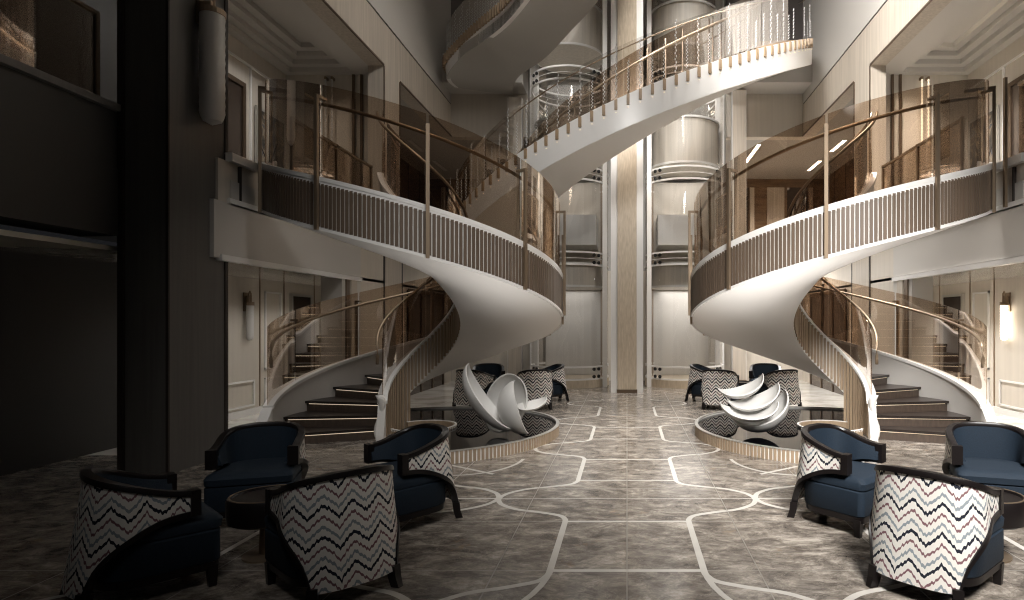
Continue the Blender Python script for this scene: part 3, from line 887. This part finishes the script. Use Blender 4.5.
    smooth_angle(prism([(.15, .012, 0), (.16, .004, 0), (.335, .004, 0), (.345, .016, 0)]).build('seat_base', M['navy'], t), 40)
    smooth_angle(prism([(.345, .03, .0), (.352, .008, .012), (.40, .004, .016), (.425, .02, .01), (.438, .06, 0), (.442, .12, 0)]).build('seat_cushion', M['navy'], t), 50)
    smooth_angle(prism([(.105, .012, 0), (.15, .008, 0)]).build('plinth', M['blackwood'], t), 40)
    return t
c0 = chair(); used = [False]
def place_chair(x, y, fx, fy, label, group):
    if used[0]: o = copy_tree(c0)
    else: o = c0; used[0] = True
    rz = math.atan2(fy, fx) + PI / 2
    o.location = (x, y, 0); o.rotation_euler = (0, 0, rz); o.scale = (.92, .92, 1)
    o['label'] = label; o['group'] = group; o['category'] = 'armchair'
    if y > 8:
        for ch in o.children:
            if ch.name.startswith('patterned_back'): ch.material_slots[0].link = 'OBJECT'; ch.material_slots[0].material = M['zigzag_bold']
    return o
gR, gL = 'armchairs round the right foreground table', 'armchairs round the left foreground table'
place_chair(1.86, 3.66, .72, .69, 'zigzag-backed armchair nearest the camera on the right, back turned to us', gR)
place_chair(1.72, 4.87, .67, -.74, 'navy armchair with zigzag side in front of the right pool', gR)
place_chair(2.99, 4.95, -.3, -.95, 'navy armchair facing us in front of the right-hand stair foot', gR)
place_chair(-1.77, 3.66, -.72, .69, 'zigzag-backed armchair left of the aisle, nearest the camera, back turned to us', gL)
place_chair(-1.75, 4.86, -.67, -.74, 'navy armchair with zigzag side in front of the left pool', gL)
place_chair(-3.02, 4.95, .3, -.95, 'navy armchair facing us beside the broad pier on the left', gL)
place_chair(-2.93, 3.60, .66, .75, 'shadowed armchair at far left seen from its zigzag side', gL)
for s, sn in ((1, 'right'), (-1, 'left')):
    g = 'armchairs behind the %s pool' % sn
    place_chair(s * 1.72, 11.15, s * .35, .94, 'distant zigzag-backed armchair behind the %s pool, on the aisle side' % sn, g)
    place_chair(s * 2.85, 11.15, -s * .35, .94, 'distant zigzag-backed armchair behind the %s pool, on the outer side' % sn, g)
    place_chair(s * 2.85, 12.35, -s * .25, -.97, 'distant navy armchair facing us beyond the %s pool' % sn, g)
    place_chair(s * 1.56, 12.25, s * .85, -.4, 'distant armchair beside the %s lift shaft base, turned sideways' % sn, g)

def table(x, y, label, sc=1.0):
    t = thing('side_table', label, 'table', (x, y, 0)); t.scale = (sc, sc, 1)
    smooth_angle(MB().lathe([(0, .24), (.20, .24), (.235, .26), (.24, .30), (.24, .40), (.232, .42), (.215, .42), (.21, .405), (0, .405)], 48).build('drum_top', M['blackwood'], t))
    smooth_angle(MB().lathe([(.214, .4205), (.226, .4205), (.226, .424), (.214, .424), (.214, .4205)], 48).build('brass_ring', M['brass'], t))
    smooth_angle(MB().lathe([(.05, .02), (.045, .24)], 24).build('stem', M['brass'], t))
    smooth_angle(MB().lathe([(0, 0), (.15, 0), (.15, .012), (.05, .022), (0, .022)], 36).build('foot', M['brass'], t))
    return t
table(2.47, 4.12, 'round black drum side table among the right foreground armchairs')
table(-2.47, 4.12, 'round black drum side table among the left foreground armchairs')
table(2.25, 11.85, 'round black drum side table among the distant right armchairs', .9)
table(-2.25, 11.85, 'round black drum side table among the distant left armchairs', .9)

# ------------------------------------------------------------------ wall lamps
def sconce(label, loc, s, lit=True, L=.62, r=.055):
    t = thing('wall_sconce', label, 'wall lamp', loc)
    mt = M['lamp'] if lit else M['lamp_off']
    mb = MB(); prof = []
    n = 26
    for i in range(n + 1):
        z = -L * i / n
        k = 1 if i < n - 3 else math.sqrt(max(0, 1 - ((i - n + 3) / 3) ** 2))
        prof.append(((r + (.004 if i % 2 else 0)) * k, z))
    mb.lathe(prof, 20, (-s * (r + .03), 0, 0)); smooth_angle(mb.build('ribbed_glass', mt, t))
    mb = MB(); c = -s * (r + .03)
    mb.lathe([(0, .03), (r + .012, .03), (r + .012, -.03), (0, -.03)], 20, (c, 0, .01))
    mb.tube([(c, -.03, .03), (c, -.03, .18), (c, 0, .22), (c, .03, .18), (c, .03, .03)], .014, 8)
    mb.box(min(0, c), max(0, c), -.02, .02, .0, .14)
    mb.build('bracket', M['brass'], t)
    MB().box(min(0, -s * .02), max(0, -s * .02), -.05, .05, -.12, .2).build('back_plate', M['brass'], t)
    return t
sconce('lit ribbed glass wall sconce in the right ground-floor recess', (6.495, 10.2, 1.9), 1)
sconce('dim ribbed glass wall sconce in the left ground-floor recess', (-6.495, 10.2, 1.9), -1, False)
sconce('large unlit ribbed glass sconce high on the left pier', (-4.795, 6.72, 5.05), -1, False, 1.25, .12)
for s, sn in ((1, 'right'), (-1, 'left')):
    for k, x in enumerate((5.93, 6.06)):
        t = thing('hanging_light', 'slender beaded strand light on the %s gallery end wall, %s of the pair' % (sn, ('inner', 'outer')[k]), 'lamp', (s * x, 12.06, 6.5), group='beaded strand lights')
        mb = MB(); mb.lathe([(0.001, 0)] + [(.022 if i % 2 else .012, -.04 * i) for i in range(1, 34)] + [(.001, -1.36)], 10)
        mb.build('strand', M['lampdim'] if s > 0 else M['lamp_off'], t); MB().box(-.02, .02, -.02, .09, -.02, .03).build('bracket', M['brass'], t)
# lights on the corridor ceilings
for s, sn in ((1, 'right'), (-1, 'left')):
    for x, y0, y1, w in ((3.7, 16.8, 18.7, 'nearest the back wall'), (5.96, 16.4, 17.5, 'nearer of the outer pair'), (5.96, 18.5, 19.7, 'farther of the outer pair')):
        t = thing('linear_ceiling_light', 'linear white light on the %s corridor ceiling, %s' % (sn, w), 'lamp', (s * x, (y0 + y1) / 2, CEIL2))
        h = (y1 - y0) / 2
        MB().box(-.06, .06, -h, h, -.03, 0).build('housing', M['cord'], t)
        MB().box(-.05, .05, -h + .01, h - .01, -.036, -.03).build('diffuser', M['line'] if s > 0 else M['lamp_off'], t)
    t = thing('wall_light_bar', 'glowing upright beaded light bar in the %s corridor' % sn, 'lamp', (s * 4.55, 11.95, L1), group=None)
    mb = MB(); mb.lathe([(.001, .5)] + [(.024 if i % 2 else .015, .5 + .04 * i) for i in range(1, 18)] + [(.001, 1.2)], 10)
    mb.build('strand', M['lampdim'] if s > 0 else M['lamp_off'], t); MB().lathe([(0, 0), (.1, 0), (.1, .02), (.012, .03), (.012, .5), (0, .5)], 16).build('stand', M['brass'], t)
    # downlight in the tray ceiling
    t = thing('downlight', 'small round downlight in the %s gallery tray ceiling' % sn, 'lamp', (s * 6.35, 10.6, CEIL2 + .36))
    MB().lathe([(0, -.01), (.05, -.01), (.05, 0)], 20).build('lens', M['line'] if s > 0 else M['lamp_off'], t); MB().lathe([(.05, -.014), (.075, -.014), (.075, 0), (.05, 0)], 20).build('trim_ring', M['white'], t)

# ------------------------------------------------------------------ framed pictures, vases
def art_material():
    m, nt, out = newmat('dark_abstract')
    p = N(nt, 'ShaderNodeBsdfPrincipled', Roughness=.4)
    tc = N(nt, 'ShaderNodeTexCoord'); no = N(nt, 'ShaderNodeTexNoise', Scale=3.0, Detail=6.0, Distortion=1.5)
    nt.links.new(tc.outputs['Object'], no.inputs['Vector'])
    r = ramp(nt, [(.35, (.02, .02, .022)), (.5, (.10, .08, .06)), (.58, (.35, .28, .2)), (.64, (.05, .06, .08)), (.75, (.5, .46, .4))], no.outputs[0])
    nt.links.new(r.outputs[0], p.inputs['Base Color']); nt.links.new(p.outputs[0], out.inputs[0]); return m
M['art'] = art_material()
for s, sn in ((1, 'right'), (-1, 'left')):
    t = thing('framed_picture', 'large dark abstract picture in a pale frame on the %s gallery wall' % sn, 'picture', (s * 6.86, 11.56, 4.86))
    x0, x1 = (-.02, .0)
    MB().box(-.012, .012, -.42, .42, -.7, .7).build('canvas', M['art'], t)
    mb = MB()
    for y0, y1, z0, z1 in ((-.47, -.42, -.75, .75), (.42, .47, -.75, .75), (-.42, .42, .7, .75), (-.42, .42, -.75, -.7)):
        mb.box(-.02, .02, y0, y1, z0, z1)
    mb.build('frame', M['cord'], t)
    t = thing('tall_vase', 'dark tall vase standing on the %s gallery floor by the picture' % sn, 'vase', (s * 6.5, 10.9, L1))
    smooth_angle(MB().lathe([(0, 0), (.12, 0), (.17, .25), (.15, .6), (.06, .85), (.07, 1.0), (.05, 1.0), (0, .9)], 28).build('body', M['bronzewall'], t))
    for k in range(5):
        a = k * 1.3; MB().tube([(0, 0, .9), (.05 * math.cos(a), .05 * math.sin(a), 1.25), (.16 * math.cos(a), .16 * math.sin(a), 1.55)], [.012, .01, .004], 6).build('branch', M['dark'], t)

# ------------------------------------------------------------------ foreground left pier
for s, nm in ((-1, 'left'), (1, 'right')):
    w = sbox('wall_%s_near_pier' % nm, M['pierwood_shaded'], *sorted((s * 4.8, s * 5.32)), 6.3, 7.2, 0, 13)
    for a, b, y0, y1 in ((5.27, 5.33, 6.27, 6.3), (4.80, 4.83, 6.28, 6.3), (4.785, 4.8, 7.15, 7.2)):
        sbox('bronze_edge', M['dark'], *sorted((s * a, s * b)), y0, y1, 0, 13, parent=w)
# gallery guards beside the stair heads
for s, sn in ((1, 'right'), (-1, 'left')):
    if s > 0:
        t = thing('balcony_guard', 'short bronze glass balcony guard on the right storey edge at the frame edge', 'railing', (WX + .1, 0, CURB))
        MB().box(-.005, .005, 7.22, 7.42, 0, .95).build('glass_panel', M['bronzeglass'], t)
        MB().box(-.19, -.155, 7.40, 7.44, -.6, 1.0).build('post', M['brass'], t)
        MB().box(-.02, .02, 7.22, 7.42, .9, .93).build('handrail', M['brass'], t)
    t = thing('balcony_guard', 'bronze glass guard on the near %s balcony beyond the pier' % sn, 'railing', (s * 5.5, 0, 3.87))
    for y0, y1 in ((1.0, 3.0), (3.05, 6.2)):
        MB().box(-.005, .005, y0, y1, 0, .95).build('glass_panel', M['bronzeglass'], t)
    for y in (3.02, 6.22): MB().box(-.02, .02, y - .02, y + .02, 0, .95).build('post', M['brass'], t)
    MB().box(-.02, .02, 1.0, 6.2, .92, .95).build('handrail', M['brass'], t)
    t = thing('balcony_guard', 'bronze glass balcony guard on the %s storey edge behind the stair head' % sn, 'railing', (s * (WX + .1), 0, CURB))
    for y0, y1 in ((8.7, 10.0), (10.05, 11.35)):
        MB().box(-.005, .005, y0, y1, 0, .95).build('glass_panel', M['bronzeglass'], t)
    for y in (8.68, 10.02, 11.37): MB().box(-.02, .02, y - .02, y + .02, 0, .95).build('post', M['brass'], t)
    MB().box(-.02, .02, 8.7, 11.4, .9, .93).build('handrail', M['brass'], t)

# ------------------------------------------------------------------ camera
cam = bpy.data.cameras.new('camera'); co = bpy.data.objects.new('camera', cam); COL.objects.link(co)
co.location = (0, 0, 1.6); co.rotation_euler = (PI / 2, 0, 0)
cam.sensor_width = 36; cam.lens = 36 * 600 / 1024
cam.shift_x = -115 / 1024; cam.shift_y = 22 / 1024
cam.clip_start = .05; cam.clip_end = 100
S.camera = co

# ------------------------------------------------------------------ light
def area(loc, size, power, col=(1, .97, .935), rot=(0, 0, 0), sy=None, spread=180):
    l = bpy.data.lights.new('area_light', 'AREA'); l.energy = power; l.color = col; l.size = size; l.spread = D2R(spread)
    if sy: l.shape = 'RECTANGLE'; l.size_y = sy
    o = bpy.data.objects.new('area_light', l); COL.objects.link(o); o.location = loc; o.rotation_euler = [D2R(r) for r in rot]
    return o
def spot(loc, target, power, ang=60, blend=.8, col=(1, .97, .935), r=.15):
    l = bpy.data.lights.new('spot_light', 'SPOT'); l.energy = power; l.color = col; l.spot_size = D2R(ang); l.spot_blend = blend; l.shadow_soft_size = r
    o = bpy.data.objects.new('spot_light', l); COL.objects.link(o); o.location = loc
    o.rotation_euler = (Vector(target) - Vector(loc)).to_track_quat('-Z', 'Y').to_euler(); return o
spot((2.9, 10.5, 12.6), (2.7, 9.6, 0), 5600, 50, .9, r=1.6)          # high above the right half
spot((.5, 13.0, 12.6), (.6, 11.0, 0), 1500, 38, .9, r=1.2)
spot((2.2, -.8, 6.5), (2.6, 5.2, 1.0), 4600, 50, 1.0, r=1.2)
spot((1.2, 2.0, 8.0), (.9, 7.6, .5), 1000, 46, 1.0, r=1.2)
spot((-2.0, 9.5, 12.0), (-1.6, 9.5, 0), 800, 42, 1.0, r=1.2)
spot((-.6, .3, 6.0), (-1.9, 5.4, 1.4), 420, 42, 1.0, r=1.0)
spot((-.4, 4.0, 7.5), (-2.9, 8.6, 1.6), 420, 44, 1.0, r=.8)
spot((.5, 6.5, 9.0), (4.75, 11.2, 6.9), 2300, 78, 1.0, r=.8)
spot((-.5, 8.0, 9.0), (-4.75, 12.0, 6.2), 260, 60, 1.0, r=.8)
area((1.6, 6.3, .3), 1.2, 20, rot=(180, 0, 0), spread=120)
area((-1.4, 6.6, .5), 1.2, 6, rot=(180, 0, 0), spread=120)
area((5.7, 9, 2.3), .12, 80, sy=8, spread=100)
area((-5.7, 10.5, 2.3), .12, 11, sy=5, spread=130)
area((6.0, 8.8, 6.5), .12, 60, sy=6, rot=(0, 12, 0), spread=85)
area((6.0, 9.5, 5.9), .5, 2, rot=(70, 0, 0), spread=100)
area((-6.2, 9.5, 6.5), .12, 12, sy=4, spread=130)
area((4.5, 18, 6.4), 2, 130, sy=3, spread=130)
area((-4.5, 18, 6.4), 2, 14, sy=3, spread=130)
area((3.6, 14.2, 2.94), .5, 45)
spot((.5, 7.6, 5.2), (2.0, 11.4, .4), 420, 34, 1.0, r=.3)
spot((.3, 2.0, 7.2), (-.8, 11, 5.0), 750, 34, 1.0, r=.8)
spot((-.5, 7.6, 5.2), (-2.0, 11.4, .4), 110, 34, 1.0, r=.3)
area((-3.6, 14.2, 2.94), .5, 4)
for x, p in ((1.46, 1.0), (-1.46, .4)):
    area((x, 15.3, 2.42), 1.2, 12 * p); area((x, 15.1, 5.4), 1.2, 11 * p); spot((x * .3, 9.3, 9.0), (x, 14.5, 4.6), 1100 * p, 44, 1.0, r=.3); area((x, 15.3, 8.2), 1.2, 22 * p)
    spot((x * 1.1, 11.9, 12.2), (x, 14.6, 5.6), 2400 * p, 48, 1.0, r=.4)
W = bpy.data.worlds.new('world'); S.world = W; W.use_nodes = True
W.node_tree.nodes['Background'].inputs[0].default_value = (.9, .92, 1, 1)
W.node_tree.nodes['Background'].inputs[1].default_value = .006
S.view_settings.view_transform = 'Standard'
S.view_settings.exposure = .75
S.cycles.max_bounces = 8; S.cycles.diffuse_bounces = 3; S.cycles.glossy_bounces = 3
S.cycles.transparent_max_bounces = 24; S.cycles.caustics_reflective = False; S.cycles.caustics_refractive = False
S.cycles.use_denoising = True; S.cycles.denoising_prefilter = 'NONE'; S.cycles.use_adaptive_sampling = False; S.cycles.filter_width = 1.15
S.cycles.sample_clamp_indirect = 4
